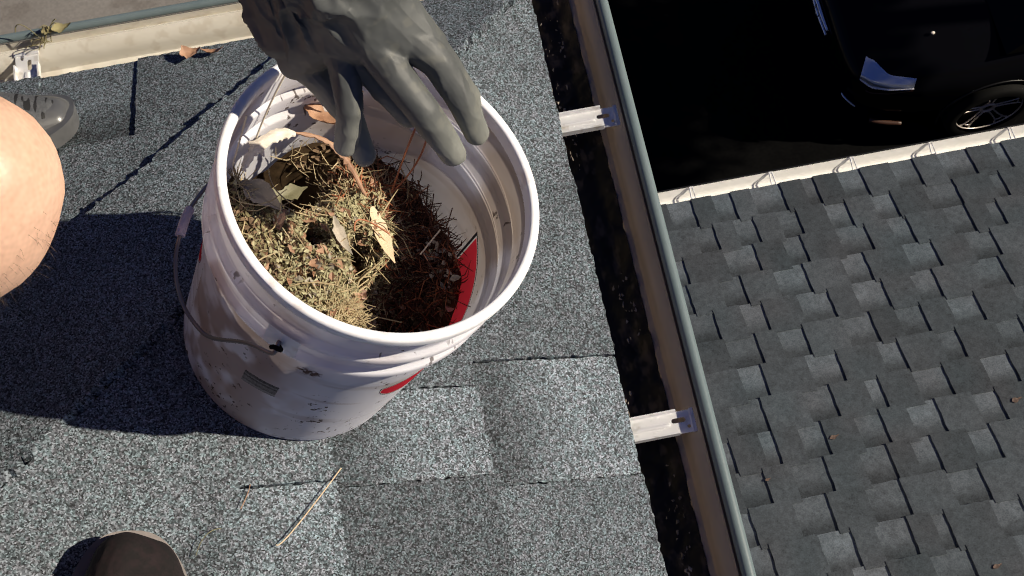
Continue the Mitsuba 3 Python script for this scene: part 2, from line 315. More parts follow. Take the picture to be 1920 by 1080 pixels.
# gutters: profile in (out, z), swept along the eave
def gutter_profile():
    return A([[-.019, -.022], [-.019, -.116], [.044, -.116], [.050, -.108], [.054, -.092], [.060, -.082], [.0635, -.072], [.0665, -.0655], [.0735, -.0635], [.0755, -.058], [.0775, -.046], [.082, -.034], [.0900, -.0265], [.0925, -.0225], [.0935, -.034], [.1010, -.034], [.1045, -.019]])
def sheet_sweep(prof, P0, ev, out, L, t=0.0012):
    d = np.gradient(prof, axis=0); nn = np.stack([d[:, 1], -d[:, 0]], 1); nn /= np.linalg.norm(nn, axis=1, keepdims=True)
    loop = np.vstack([prof, (prof + nn * -t)[::-1]])
    n = len(loop); V = []
    for s in np.linspace(0, L, 2): V.append(P0 + np.outer(loop[:, 0], out) + np.outer(loop[:, 1], [0, 0, 1]) + A(ev) * s)
    V = np.vstack(V); F = []
    for i in range(n):
        j = (i + 1) % n; F += [[i, j, j + n], [i, j + n, i + n]]
    return trimesh.Trimesh(V, A(F), process=False)
def lip_tube(P0, ev, out, L, c=(.1040, -.012), r=.0086):
    a = A(P0) + A(out) * c[0] + A([0, 0, c[1]])
    return tube([a + A(ev) * s for s in np.linspace(0, L, 12)], r, 18)
def hanger(P0, ev, out, w=.030, l0=-.02, l1=.0925, z=-.030, slot=True):
    """strap across the gutter: flat plate with a slot, two turned-up flanges and a middle bead"""
    po = sbox(l0, -w / 2, l1, w / 2)
    if slot:
        from shapely.geometry import Point, LineString
        po = po.difference(LineString([(.062, .003), (.074, .003)]).buffer(.0032)).difference(Point(.080, -.007).buffer(.0024))
    pl = trimesh.creation.extrude_polygon(po, .0014, engine='earcut')
    parts = [pl]
    for s in (-1, 1):
        parts.append(bx([l0 + .002, s * w / 2 - .0012, -.001], [.066, s * w / 2 + .0012, .0105]))
    parts.append(tube([[l0 + .01, -.001, .0012], [l0 + .014, -.001, .0022], [.05, -.001, .0022], [.055, -.001, .0010]], .0032, 10))
    parts.append(bx([.084, -w / 2 - .001, -.001], [.0890, w / 2 + .001, .004]))
    m = cat(parts); v = m.vertices.copy()
    m.vertices = A(P0) + np.outer(v[:, 0], out) + np.outer(v[:, 1], ev) + np.outer(v[:, 2] + z, [0, 0, 1])
    return m
prof = gutter_profile(); DROP = -.034                     # the far gutter hangs a little lower
g1 = put('house__gutter', sheet_sweep(prof, A([0, -8, 0]), [0, 1, 0], [1, 0, 0], 8.11), 'gutter_cream_shaded', 35, label='gutter beside the right hand roof edge, cream inside with shade painted into its colour')
put(g1 + '__lip', lip_tube([0, -8, 0], [0, 1, 0], [1, 0, 0], 8.11), 'lip_grey', True, label='rounded blue grey front lip of the right hand gutter')
for y in (-0.207, -0.659, -1.11):
    put(g1 + '__hanger', hanger([0, y, 0], [0, 1, 0], [1, 0, 0]), 'aluminium', 30, label='white metal gutter hanger strap')
g2 = put('house__gutter', sheet_sweep(prof, A([-8.6, 0, DROP]), [1, 0, 0], [0, 1, 0], 8.575), 'gutter_cream', 35, label='gutter at the far roof edge, cream inside')
put(g2 + '__lip', lip_tube([-8.6, 0, DROP], [1, 0, 0], [0, 1, 0], 8.575, (.1085, -.012), .0066), 'lip_grey', True, label='blue grey front lip of the far gutter')
for x in (-0.735, -1.19):
    put(g2 + '__hanger', hanger([x, 0, DROP], [1, 0, 0], [0, 1, 0], w=.034), 'aluminium', 30, label='white metal bracket in the far gutter')
# mud and flecks lying in the right gutter
def mud_sheet(y0, y1):
    ys = np.linspace(y0, y1, 260); ds = np.linspace(-.0175, .0645, 18)
    Y, D = np.meshgrid(ys, ds, indexing='ij'); q = np.stack([D, Y, D * 0], -1)
    Z = -.082 + .014 * meshkit.fbm(q * 45, 4, 3) + .004 * meshkit.noise(q * 210, 5) + .012 * np.clip((D - .045) / .025, 0, 1)
    return grid(np.stack([D, Y, Z], -1))
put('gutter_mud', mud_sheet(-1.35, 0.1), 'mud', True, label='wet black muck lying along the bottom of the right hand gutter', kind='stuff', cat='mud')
def flecks(n, rg, y0, y1, big):
    ms = []
    cl = [(-.02 - .12 * i + rg.normal(0, .03), rg.uniform(.0, .045)) for i in range(9)]
    for i in range(n):
        cy, cd = cl[rg.integers(len(cl))]
        y, d = cy + rg.normal(0, .03), np.clip(cd + rg.normal(0, .008), -.008, .053)
        k = rg.integers(4, 7); an = np.sort(rg.uniform(0, 6.28, k)); r = big * rg.uniform(.3, 1) * rg.uniform(.5, 1, k)
        P = np.stack([np.cos(an) * r * .7, np.sin(an) * r * 1.4, rg.normal(0, big * .15, k)], 1) + [d, y, -.0675 + rg.uniform(0, .004)]
        V = np.vstack([P, P.mean(0) + [0, 0, big * .25]]); F = [[j, (j + 1) % k, k] for j in range(k)]
        ms.append(trimesh.Trimesh(V, A(F), process=False))
    return cat(ms)
put('gutter_flecks', flecks(190, np.random.default_rng(5), -1.2, 0.05, .0046), 'fleck', label='small pale flecks of leaf and grit on the muck in the right hand gutter', kind='stuff', cat='debris')

# ---------------------------------------------------------------- lower wing: roof, gutter
labels['garage'] = {'label': 'lower garage wing with dark grey laminated shingle roof and white gutter', 'category': 'garage'}
put('garage__wall', bx([-0.40, -3.9, -7.9], [7.2, 1.55, -5.36]), 'wall_paint')
put('garage__soffit', bx([-0.40, 1.55, -5.37], [7.5, 1.90, -5.35]), 'soffit_paint')
put('garage__fascia', bx([-0.40, 1.885, -5.348], [7.5, 1.908, -5.25]), 'soffit_paint')
RL = 3.32
rv = A([FL.pt(a, d, h) for a, d, h in ((-.415, 0, -.012), (7.5, 0, -.012), (-.415, RL, -.012), (7.5, RL, -.012), (-.415, 0, -.05), (7.5, 0, -.05))])
back_y = rv[2][1] - (rv[0][1] - rv[2][1])
rv = np.vstack([rv, [[-.415, back_y, rv[0][2]], [7.5, back_y, rv[0][2]], [-.415, back_y, rv[4][2]], [7.5, back_y, rv[4][2]]]])
dk = trimesh.convex.convex_hull(rv)
put('garage__roof', dk, 'granule_far', False, uv=np.tile([[0.5, 0.3]], (len(dk.vertices), 1)), label='dark grey laminated shingle roof of the lower wing')
lr = random.Random(11)
for k in range(15):
    d0 = k * 0.195 - (0.012 if k == 0 else 0)
    yy = k * 0.195
    xl, xr = 0.98 - 0.21 * yy - .1, 3.28 - 0.44 * yy + .15
    x = xl - lr.uniform(0, .3); tooth = lr.random() < .5
    while x < xr:
        w = lr.uniform(.10, .22) if tooth else lr.uniform(.10, .17)
        if not tooth and lr.random() < .12: w *= .5
        if x + w > xl:
            tone = lr.uniform(.22, .52) if tooth else lr.uniform(.40, .85)
            po = sbox(x, d0, x + w, (k + 1) * 0.195 + .02)
            shingle('garage__roof__shingle', FL, po, d0, .195, .0125 if tooth else .0055, .0085 if tooth else -.0005, tone, 'granule_far' if tooth else 'granule_far_band', step=.03, jit=.0012)
        x += w; tooth = not tooth
lp = A([[-.019, -.022], [-.019, -.075], [.060, -.075], [.072, -.066], [.079, -.045], [.088, -.030], [.094, -.012]])
lo = A([0, 1.928, -5.22])
g3 = put('garage__gutter', sheet_sweep(lp, lo + [-.4, 0, 0], [1, 0, 0], [0, 1, 0], 7.9), 'gutter_white', 35, label='white gutter along the edge of the lower roof')
put(g3 + '__lip', lip_tube(lo + [-.4, 0, 0], [1, 0, 0], [0, 1, 0], 7.9, (.0985, -.011), .0048), 'rim_dark', True, label='dark thin outer edge of the white gutter')
for x in (0.79, 1.235, 1.68, 2.135, 2.58, 3.03, 3.48):
    parts = []
    for s in (-.012, .012):
        parts.append(tube([lo + [x + s, -.02, -.012], lo + [x + s, .02, -.009], lo + [x + s * .6, .088, -.006]], .0042, 6))
    parts.append(bx(lo + [x - .011, .083, -.014], lo + [x + .011, .092, -.003]))
    put(g3 + '__hanger', cat(parts), 'aluminium', 30, label='thin wire gutter hanger')

# ---------------------------------------------------------------- unseen trunk and leaf crown added past the car to shade the driveway
def added_shade_tree(x, y, base, cz, rad, seed):
    rg = np.random.default_rng(seed); labels['added_shade_tree'] = {'label': 'unseen trunk and leafy crown added past the black car to shade the driveway', 'category': 'added_shade_tree'}
    tr = [tube(spline([[x, y, base], [x + .03, y - .04, base + 1.6], [x - .02, y + .03, cz - .4], [x, y, cz + .5]], 14), np.linspace(.13, .04, 14), 10)]
    for i in range(9):
        th = i * 2.4; e = A([x + math.cos(th) * rad[0] * .8, y + math.sin(th) * rad[1] * .8, cz + rg.uniform(-.5, .6) * rad[2]])
        tr.append(tube(spline([[x, y, cz - .9 + .12 * i], (A([x, y, cz - .4]) + e) / 2 + [0, 0, .12], e], 8), np.linspace(.045, .012, 8), 6))
    put('added_shade_tree__trunk', cat(tr), 'crumb_brown', True)
    n = 9000; d = rg.normal(size=(n, 3)); d /= np.linalg.norm(d, axis=1, keepdims=True); c = A([x, y, cz]) + d * A(rad) * (rg.uniform(.2, 1, n) ** .45)[:, None] * (.8 + .4 * meshkit.noise(d * 3 + 5, 2))[:, None]
    a = rg.normal(size=(n, 3)); a /= np.linalg.norm(a, axis=1, keepdims=True); b = np.cross(a, rg.normal(size=(n, 3))); b /= np.linalg.norm(b, axis=1, keepdims=True)
    L = rg.uniform(.06, .11, n)[:, None]; V = np.stack([c - a * L, c + b * L * .5, c + a * L, c - b * L * .5], 1).reshape(-1, 3); i4 = np.arange(n)[:, None] * 4
    put('added_shade_tree__crown', trimesh.Trimesh(V, np.vstack([i4 + [0, 1, 2], i4 + [0, 2, 3]]), process=False), 'leaf_green', kind='stuff')
added_shade_tree(8.35, 3.0, -7.9, -2.05, (1.25, 1.75, .95), 41)

# ---------------------------------------------------------------- bucket
BC = A([-0.3772083, -0.5218129, 0.1722832]); BU = A([0.92343320, -0.0000590, -0.38375921]); BV = A([0.00136300, 0.99999418, 0.00312614]); BN = A([0.38375679, -0.00340984, 0.92342791])
BC = BC + BN * 0.0035
def B(a, b, h): return BC + np.multiply.outer(a, BU) + np.multiply.outer(b, BV) + np.multiply.outer(h, BN)
def cyl(r, az, h):
    z = np.radians(az); return B(r * np.cos(z), r * np.sin(z), h)
def lathe(profile, n=144, a0=-180, a1=180):
    pr = A(profile, float); az = np.linspace(a0, a1, n + 1)
    R_, AZ = np.meshgrid(pr[:, 0], az, indexing='ij'); H_ = np.broadcast_to(pr[:, 1][:, None], R_.shape)
    z = np.radians(AZ); P = BC + (R_ * np.cos(z))[..., None] * BU + (R_ * np.sin(z))[..., None] * BV + H_[..., None] * BN
    return grid(P), np.stack([AZ.ravel(), H_.ravel()], 1)
HB = 0.368
wallp = [(.0005, .005), (.06, .005), (.122, .005), (.1285, .0035), (.1305, .001), (.1312, .004)] + [(.1312 + .0148 * t, .004 + .256 * t) for t in np.linspace(.05, 1, 18)] + \
        [(.1485, .2610), (.1540, .2622), (.1552, .2650), (.1550, .2700), (.1535, .2725), (.1500, .2745), (.1490, .278), (.1492, .290), (.1494, .2985), (.1510, .3000), (.1560, .3012), (.1568, .304), (.1564, .3085), (.1548, .311), (.1512, .313), (.1500, .317), (.1502, .330), (.1505, .345), (.1507, .3545)]
bm, buv = lathe(wallp)
labels['bucket'] = {'label': 'scuffed white plastic bucket with red printed emblem, full of gutter debris, standing on the roof', 'category': 'bucket'}
put('bucket__body', bm, 'bucket_plastic', True, uv=buv)
rp = [(.1498, .352), (.1498, .3655), (.1512, .3675), (.1535, .3685), (.1570, .3682), (.1592, .3668), (.1602, .364), (.1602, .3575), (.1592, .3545), (.1570, .3535), (.1498, .352)]
rm, _ = lathe(rp)
put('bucket__rim', rm, 'rim_plastic', 50, label='thick white rolled rim of the bucket')
def ear(az):
    an = np.linspace(az - 6.5, az + 6.5, 9); P = []
    for i, (r, h) in enumerate([(.148, .2630), (.1545, .2640), (.1558, .266), (.1566, .303), (.1556, .308), (.148, .310)]): P.append(cyl(np.full(9, r), an, np.full(9, h)))
    m = grid(A(P))
    e1 = trimesh.Trimesh(A(P)[:, 0], [[0, i, i + 1] for i in range(1, 5)], process=False); e2 = trimesh.Trimesh(A(P)[:, -1], [[0, i + 1, i] for i in range(1, 5)], process=False)
    hole = trimesh.creation.cylinder(.0045, .006, sections=16)
    return cat([m, e1, e2])
put('bucket__ear', ear(-129), 'rim_plastic', 40); put('bucket__ear', ear(51), 'rim_plastic', 40)
# wire bail hanging down round the left side
def bail():
    key = [(.152, -129, .284), (.163, -129, .283), (.1665, -130, .273), (.161, -138.8, .247), (.160, -151, .192), (.162, -159.5, .175), (.1665, -167.5, .177), (.172, -175, .197), (.1725, -182, .217), (.168, -190, .226),
           (.158, -212, .205), (.156, -255, .205), (.160, -298, .262), (.163, -309, .284), (.152, -309, .284)]
    return A([cyl(*k) for k in key])
bp = bail()
put('bucket__wire_handle', tube(spline(bp, 130), .0021, 8), 'wire', True, label='thin bent wire bail hanging on the left of the bucket')
put('bucket__handle_grip', tube(spline(bp, 130)[80:89], .0050, 14), 'grip_plastic', 40)
put('bucket__handle_hook', tube(spline([cyl(.158, -129, .279), cyl(.164, -127.6, .286), cyl(.167, -129, .291), cyl(.1665, -130.6, .286)], 14), .0024, 8), 'tyre_rubber', True, label='dark bent end of the wire in its ear')

# ---------------------------------------------------------------- what lies in the bucket
def pile_h(a, b):
    a, b = A(a, float), A(b, float); q = np.stack([a, b, a * 0], -1)
    h = .218 - .27 * a + .016 * np.exp(-((a + .01) ** 2 + (b + .02) ** 2) / .003) - .10 * np.exp(-((a - .064) ** 2 / .0024 + (b + .064) ** 2 / .0024))
    h += .024 * np.exp(-((a - .118) ** 2 / .0006 + (b + .015) ** 2 / .0018))
    h += .030 * (meshkit.fbm(q * 24, 3, 2) - .5) + .012 * (meshkit.noise(q * 90, 8) - .5)
    for ca, cb, ra, rb, dep in HOLES: h -= dep * np.exp(-(((a - ca) / ra) ** 2 + ((b - cb) / rb) ** 2) ** 1.6)
    return h
HOLES = [(-.050, .091, .050, .040, .105), (-.036, .012, .012, .014, .06), (.014, -.006, .010, .022, .06), (.030, -.036, .013, .009, .035)]
def in_hole(a, b, k=.8): return any(((a - ca) / (ra * k)) ** 2 + ((b - cb) / (rb * k)) ** 2 < 1 for ca, cb, ra, rb, _ in HOLES)
def disc_mound():
    r = np.concatenate([np.linspace(0.0005, .137, 60)]); az = np.linspace(0, 2 * np.pi, 181)
    R_, Z_ = np.meshgrid(r, az, indexing='ij'); a, b = R_ * np.cos(Z_), R_ * np.sin(Z_)
    h = pile_h(a, b); lim = .1312 + .0578 * h - .0035
    s = np.minimum(1, lim / np.maximum(R_, 1e-6)); a, b = a * s, b * s
    return grid(BC + a[..., None] * BU + b[..., None] * BV + h[..., None] * BN)
labels['leaf_litter'] = {'label': 'heap of wet leaf litter, moss and pine needles filling the white bucket', 'category': 'debris', 'kind': 'stuff'}
put('leaf_litter__soil', disc_mound(), 'earth', True, kind='stuff')
def pos(rg, cx, cy, sx, sy):
    while True:
        a, b = cx + rg.normal(0, sx), cy + rg.normal(0, sy)
        if math.hypot(a, b) < .133 and (not in_hole(a, b, .9) or rg.random() < .03): return a, b
def needles(n, rg, zones, lmin, lmax, r=.0007, lift=.004, tilt=.3, ang=None):
    V, F, o = [], [], 0
    for i in range(n):
        cx, cy, sx, sy = zones[rg.integers(len(zones))]
        a, b = pos(rg, cx, cy, sx, sy); L = rg.uniform(lmin, lmax)
        th = rg.uniform(0, 2 * np.pi) if ang is None else rg.normal(*ang)
        dz = rg.normal(0, tilt); k = 5; s = np.linspace(-.5, .5, k) * L; bend = rg.normal(0, .9) * L
        aa = a + s * math.cos(th) - bend * (s / L) ** 2 * math.sin(th); bb = b + s * math.sin(th) + bend * (s / L) ** 2 * math.cos(th)
        if any(in_hole(x, y) for x, y in zip(aa, bb)) and rg.random() < .93: continue
        h0 = float(pile_h(a, b)) + rg.uniform(0, lift)
        hh = h0 + s * dz * .5 - .5 * np.maximum(0, 0) + rg.normal(0, .5) * L * (s / L) ** 2
        hh = np.maximum(hh, pile_h(aa, bb) - .002)
        rad = np.hypot(aa, bb); lim = .1312 + .0578 * hh - .003; q = np.minimum(1, lim / np.maximum(rad, 1e-6)); aa, bb = aa * q, bb * q
        P = B(aa, bb, hh); t = np.gradient(P, axis=0); t /= np.linalg.norm(t, axis=1, keepdims=True) + 1e-12
        u = np.cross(t, BN); u /= np.linalg.norm(u, axis=1, keepdims=True) + 1e-12; w = np.cross(t, u)
        rr = r * rg.uniform(.7, 1.3) * A([.6, 1, 1, 1, .35])[:, None]
        ring = np.stack([P + u * rr, P - .5 * u * rr + .87 * w * rr, P - .5 * u * rr - .87 * w * rr], 1).reshape(-1, 3)
        V.append(ring)
        for m in range(k - 1):
            for j in range(3):
                p0, p1 = o + m * 3 + j, o + m * 3 + (j + 1) % 3
                F += [[p0, p1, p1 + 3], [p0, p1 + 3, p0 + 3]]
        o += k * 3
    return trimesh.Trimesh(np.vstack(V), A(F), process=False)
def flakes(n, rg, zones, smin, smax, lift=.006, asp=.5):
    V, F, o = [], [], 0
    for i in range(n):
        cx, cy, sx, sy = zones[rg.integers(len(zones))]
        a, b = pos(rg, cx, cy, sx, sy); L = rg.uniform(smin, smax); W = L * asp * rg.uniform(.6, 1.4)
        c = B(a, b, float(pile_h(a, b)) + rg.uniform(-.001, lift))
        R_ = norm(BN + rg.normal(0, .55, 3)); x = norm(np.cross(R_, rg.normal(0, 1, 3))); y = np.cross(R_, x)
        f = rg.uniform(-.35, .5); cu = rg.uniform(-.4, .6)
        loc = A([[-L / 2, 0, 0], [-L * .15, W / 2, f * W], [-L * .1, 0, 0], [-L * .15, -W / 2, f * W], [L * .25, W * .35, f * W * .7 + cu * L * .2], [L * .25, 0, cu * L * .15], [L * .25, -W * .35, f * W * .7 + cu * L * .2], [L / 2, 0, cu * L * .45]])
        V.append(c + loc @ np.stack([x, y, R_]))
        F += (A([[0, 2, 1], [0, 3, 2], [1, 2, 5], [1, 5, 4], [2, 3, 6], [2, 6, 5], [4, 5, 7], [5, 6, 7]]) + o).tolist(); o += 8
    return trimesh.Trimesh(np.vstack(V), A(F), process=False)
g = np.random.default_rng
ALL = [(0, 0, .075, .075)]
MOSS = [(-.005, -.005, .035, .035), (-.03, -.035, .03, .03), (.045, .012, .022, .026), (-.02, .035, .03, .018), (.02, -.05, .02, .02), (.02, .05, .03, .014)]
put('leaf_litter__crumbs', flakes(6500, g(1), ALL, .003, .011), 'crumb_brown', False, kind='stuff')
put('leaf_litter__moss_flakes', flakes(6800, g(2), MOSS, .002, .0068, .012, .5), 'moss_pale', False, kind='stuff', label='pale green grey moss flakes')
put('leaf_litter__olive_moss', flakes(5200, g(3), MOSS + [(-.07, -.03, .03, .05), (-.09, .05, .02, .03)], .002, .008, .009, .42), 'moss_olive', False, kind='stuff')
put('leaf_litter__leaf_bits', flakes(230, g(21), MOSS + [(-.06, .0, .03, .05), (.0, .06, .04, .02)], .008, .020, .012, .55), 'leaf_brown', False, kind='stuff', label='torn brown leaf bits')
put('leaf_litter__pale_bits', flakes(260, g(22), MOSS + [(.112, -.02, .012, .03), (.105, .02, .012, .02)], .005, .014, .012, .6), 'leaf_grey', False, kind='stuff', label='torn grey leaf bits')
put('leaf_litter__long_stems', needles(90, g(23), MOSS + [(.0, .07, .05, .02), (-.06, -.02, .03, .04)], .035, .085, .0009, .016, .5), 'needle_tan', True, kind='stuff', label='long dry stems lying over the moss')
put('leaf_litter__moss_stems', needles(900, g(12), MOSS, .006, .022, .00055, .012, .8), 'moss_pale', True, kind='stuff', label='short pale moss stems')
put('leaf_litter__tan_needles', needles(760, g(4), [(-.012, -.075, .018, .014), (.03, .080, .03, .010), (.0, .03, .05, .05), (-.08, .1, .03, .02), (.045, .05, .03, .02)], .018, .05, .0007, .008), 'needle_tan', True, kind='stuff', label='tan pine needles')
put('leaf_litter__fan_needles', needles(160, g(9), [(-.016, -.078, .011, .014)], .03, .05, .0008, .010, .3, (-1.9, .35)), 'needle_tan', True, kind='stuff', label='sheaf of tan needles near the front rim')
put('leaf_litter__red_needles', needles(330, g(5), [(.050, .078, .022, .014), (.10, .0, .02, .04), (.085, .02, .025, .05), (.06, .06, .03, .02)], .02, .05, .0008, .009), 'needle_red', True, kind='stuff', label='red brown pine needles')
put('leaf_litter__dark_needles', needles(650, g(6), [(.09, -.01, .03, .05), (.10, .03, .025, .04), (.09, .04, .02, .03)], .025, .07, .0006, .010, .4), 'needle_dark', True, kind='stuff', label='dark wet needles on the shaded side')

# leaves, straws and bark that can be picked out
def leaf(L, W, curl=.3, fold=.25, lobes=0, seed=0, nu=15, nv=7):
    s = np.linspace(0, 1, nu); w = W / 2 * np.sin(np.pi * np.clip(s, 0.02, .98) ** .8) ** .85
    if lobes: w = w * (1 + .35 * np.sin(s * lobes * 2 * np.pi))
    rg = g(seed); P = []
    for i in range(nu):
        v = np.linspace(-1, 1, nv)
        P.append(np.stack([np.full(nv, (s[i] - .5) * L), v * w[i] * (1 + .12 * rg.normal()), fold * np.abs(v) * w[i] + curl * L * ((s[i] - .5) ** 2) * 2], 1))
    P = A(P); P[..., 2] += .06 * W * (meshkit.noise(P * (4 / W), seed) - .5) * 2
    m = grid(P); m2 = m.copy(); m2.vertices = m2.vertices - m.vertex_normals * .0004; m2.invert()
    return cat([m, m2])
def placed(m, c, x, up):
    up = norm(up); x = A(x, float); x = norm(x - up * (x @ up)); y = np.cross(up, x)
    m = m.copy(); m.vertices = A(c) + m.vertices @ np.stack([x, y, up]); return m
def in_bucket(a, b, dh=.006): return B(a, b, float(pile_h(a, b)) + dh)
def bd(a, b, n=0): return BU * a + BV * b + BN * n
put('dry_leaf', placed(leaf(.066, .021, .12, .3, 0, 1), in_bucket(.040, .016, .016), bd(.25, -.95, -.1), BN + .35 * BU), 'leaf_tan', True, label='long pointed tan leaf lying on the pale moss in the bucket', cat='leaf')
put('dry_leaf', placed(leaf(.045, .013, .35, .6, 0, 2), in_bucket(-.012, .004, .014), bd(.3, -.9, -.1), BN + .2 * BU), 'leaf_grey', True, label='narrow curled grey leaf left of the long tan leaf in the bucket', cat='leaf')
put('dry_leaf', placed(leaf(.024, .013, .5, .7, 0, 3), in_bucket(.022, -.030, .012), bd(.5, -.8, .1), BN - .3 * BU), 'leaf_pink', True, label='small pinkish leaf curl in the hollow below the long tan leaf', cat='leaf')
put('dry_leaf', placed(leaf(.044, .018, .2, .3, 2, 4), B(-.044, .082, .196), bd(.95, .25, .1), BN - .1 * BU), 'leaf_olive', True, label='dull olive leaf in the dark hollow at the left of the bucket', cat='leaf')
put('dry_leaf', placed(leaf(.030, .022, .2, .3, 0, 5), B(-.074, .068, .215), bd(.3, .9, 0), BN), 'leaf_olive', True, label='rounder olive leaf at the lower left of the dark hollow', cat='leaf')
put('bark_piece', placed(leaf(.052, .024, .1, .9, 0, 6), in_bucket(-.088, .050, .016), bd(.75, -.65, -.15), BN - .2 * BU), 'leaf_grey', True, label='grey brown piece of bark by the left inner wall of the bucket', cat='bark')
# pale curled bark arching over the hollow
def arch(pts, w, t, seed):
    c = spline(pts, 26); rg = g(seed); n = len(c); tt = np.gradient(c, axis=0); tt /= np.linalg.norm(tt, axis=1, keepdims=True)
    u = np.cross(tt, BN); u /= np.linalg.norm(u, axis=1, keepdims=True); ww = w * (np.sin(np.linspace(.12, np.pi - .12, n)) ** .6) * (1 + .22 * rg.normal(0, 1, n))
    P = np.stack([c + u * (k * ww)[:, None] - BN * (abs(k) * ww * .6)[:, None] for k in (-1, -.5, 0, .5, 1)], 1)
    m = grid(P); m2 = m.copy(); m2.vertices = m2.vertices - BN * t; m2.invert(); return cat([m, m2])
def bk(a, b, h): return B(a, b, h)
put('bark_strip', arch([bk(-.105, .075, .262), bk(-.092, .096, .272), bk(-.070, .110, .276), bk(-.048, .114, .270)], .007, .002, 3), 'bark_white', True, label='pale curved strip of bark arching over the dark hollow in the bucket', cat='bark')
put('bark_strip', arch([bk(-.048, .116, .268), bk(-.010, .108, .262), bk(.012, .088, .250), bk(.028, .060, .236)], .0035, .0015, 4), 'leaf_brown', True, label='thin brown strip curving along the right of the dark hollow', cat='bark')
put('dry_leaf', placed(leaf(.055, .030, .3, .5, 2, 9), B(-.012, .128, .268), bd(.8, -.5, .3), BN + .6 * BV), 'leaf_brown', True, label='crumpled dark brown leaf standing at the back of the heap', cat='leaf')
put('dry_leaf', placed(leaf(.045, .030, .2, .4, 2, 10), cyl(.142, 92, .318), bd(.3, -.2, -.9), -bd(0, 1, 0)), 'leaf_tan', True, label='tan leaf stuck to the back inner wall of the bucket behind the glove', cat='leaf')
def straw(key, pts, r, m, label): put(key, tube(spline(pts, 26), r, 6), m, True, label=label, cat='pine needle')
straw('pine_needle', [cyl(.147, 122, .372), cyl(.146, 125, .33), cyl(.143, 128, .285), cyl(.138, 131, .255)], .0011, 'needle_pale', 'long pale straw leaning on the inner wall at the upper left of the bucket')
straw('pine_needle', [cyl(.147, 143, .345), cyl(.145, 143, .31), cyl(.141, 145, .262)], .0010, 'needle_pale', 'shorter pale straw left of the long one on the inner wall')
straw('pine_needle', [B(.062, .070, .222), B(.068, .092, .262), B(.076, .112, .295), B(.086, .118, .298)], .0011, 'needle_red', 'red brown needle looping up the back wall, left one of the pair')
straw('pine_needle', [B(.062, .070, .222), B(.080, .084, .250), B(.088, .100, .280), B(.086, .118, .300)], .0011, 'needle_red', 'red brown needle looping up the back wall, right one of the pair')
straw('pine_needle', [B(.060, .074, .224), B(.068, .050, .212), B(.074, .036, .208)], .0010, 'needle_tan', 'orange needle bent down towards the shaded side of the heap')
straw('pine_needle', [B(-.075, .085, .246), B(-.065, .060, .238), B(-.04, .040, .240), B(-.008, .034, .240)], .0007, 'needle_tan', 'thin long straw crossing the dark hollow in the bucket')
straw('pine_needle', [B(.005, .012, .248), B(.015, .026, .246), B(.045, .012, .240)], .0009, 'needle_red', 'bent pinkish twig on the moss left of the long tan leaf')
straw('pine_needle', [B(.082, -.004, .222), B(.094, .008, .232), B(.104, .018, .236)], .0009, 'needle_pale', 'short pale twig poking out at the edge of the shade in the bucket')
tw = []
for q in range(34):
    a0 = g(100 + q); az = a0.uniform(-25, 42); h0 = .165 + .05 * a0.random() + .001 * (12 - abs(az - 5)) ; L = a0.uniform(.03, .075)
    p0 = B(.11 * math.cos(math.radians(az)), .11 * math.sin(math.radians(az)), h0); dd = norm(bd(a0.normal(.25, .4), a0.normal(.1, .8), a0.uniform(.2, 1.0)))
    pts = [p0, p0 + dd * L * .5 + a0.normal(0, .003, 3), p0 + dd * L]
    ok = []
    for P in pts:
        r = P - BC; a, b, h = r @ BU, r @ BV, r @ BN; lim = .1312 + .0578 * h - .004; s = min(1, lim / math.hypot(a, b)); ok.append(B(a * s, b * s, h))
    tw.append(tube(spline(ok, 7), .0006, 4))
put('leaf_litter__twigs', cat(tw), 'needle_dark', True, kind='stuff', label='thin dark twigs sticking up on the shaded side')

# ---------------------------------------------------------------- bits lying on the roof
def on_T(x, d, h=.010): return FT.pt(x, d, h)
def on_R(y, d, h=.010): return FR.pt(y, d, h)
LOWER_BITS = [(1.459, 1.666, .05, 'small reddish leaf in the middle of the lower grey roof'), (2.338, 1.658, .055, 'small orange brown leaf at the right edge of the lower roof'),
              (1.097, 1.822, .03, 'tiny brown leaf bit on the lower roof near the gutter of the upper roof'), (1.909, 2.467, .045, 'small reddish leaf near the bottom right of the lower roof')]
lf = cat([placed(leaf(.030, .020, .5, .6, 1, 21), on_T(-.483, .020, .015), [1, .25, .1], FT.n + A([0, -.3, 0])), placed(leaf(.034, .014, .5, .5, 0, 22), on_T(-.452, .026, .014), [1, -.2, 0], FT.n + A([0, .4, 0]))])
put('dry_leaf', lf, 'leaf_brown', True, label='crumpled reddish brown leaf on the shingles near the far gutter', cat='leaf')
for (x, d, L, lab) in LOWER_BITS: put('dry_leaf', placed(leaf(L, L * .4, .08, .15, 1, int(x * 100)), FL.pt(x, d, .0135), [1, .3, 0], FL.n), 'leaf_dim', True, label=lab, cat='leaf')
straw('pine_needle', [on_R(-.688, .386, .011), on_R(-.715, .412, .0125), on_R(-.755, .452, .0115), on_R(-.768, .472, .010)], .0007, 'leaf_tan', 'long tan pine needle on the shingles in front of the bucket')
straw('pine_needle', [on_R(-.698, .492, .009), on_R(-.71, .497, .010), on_R(-.725, .506, .009)], .0005, 'leaf_brown', 'short faint needle on the shingles left of the long one')
straw('pine_needle', [on_R(-.745, .530, .010), on_R(-.752, .548, .012), on_R(-.772, .560, .010)], .0005, 'leaf_olive', 'faint curved grass stem beside the maroon shoe')
gt = []
r9 = g(77)
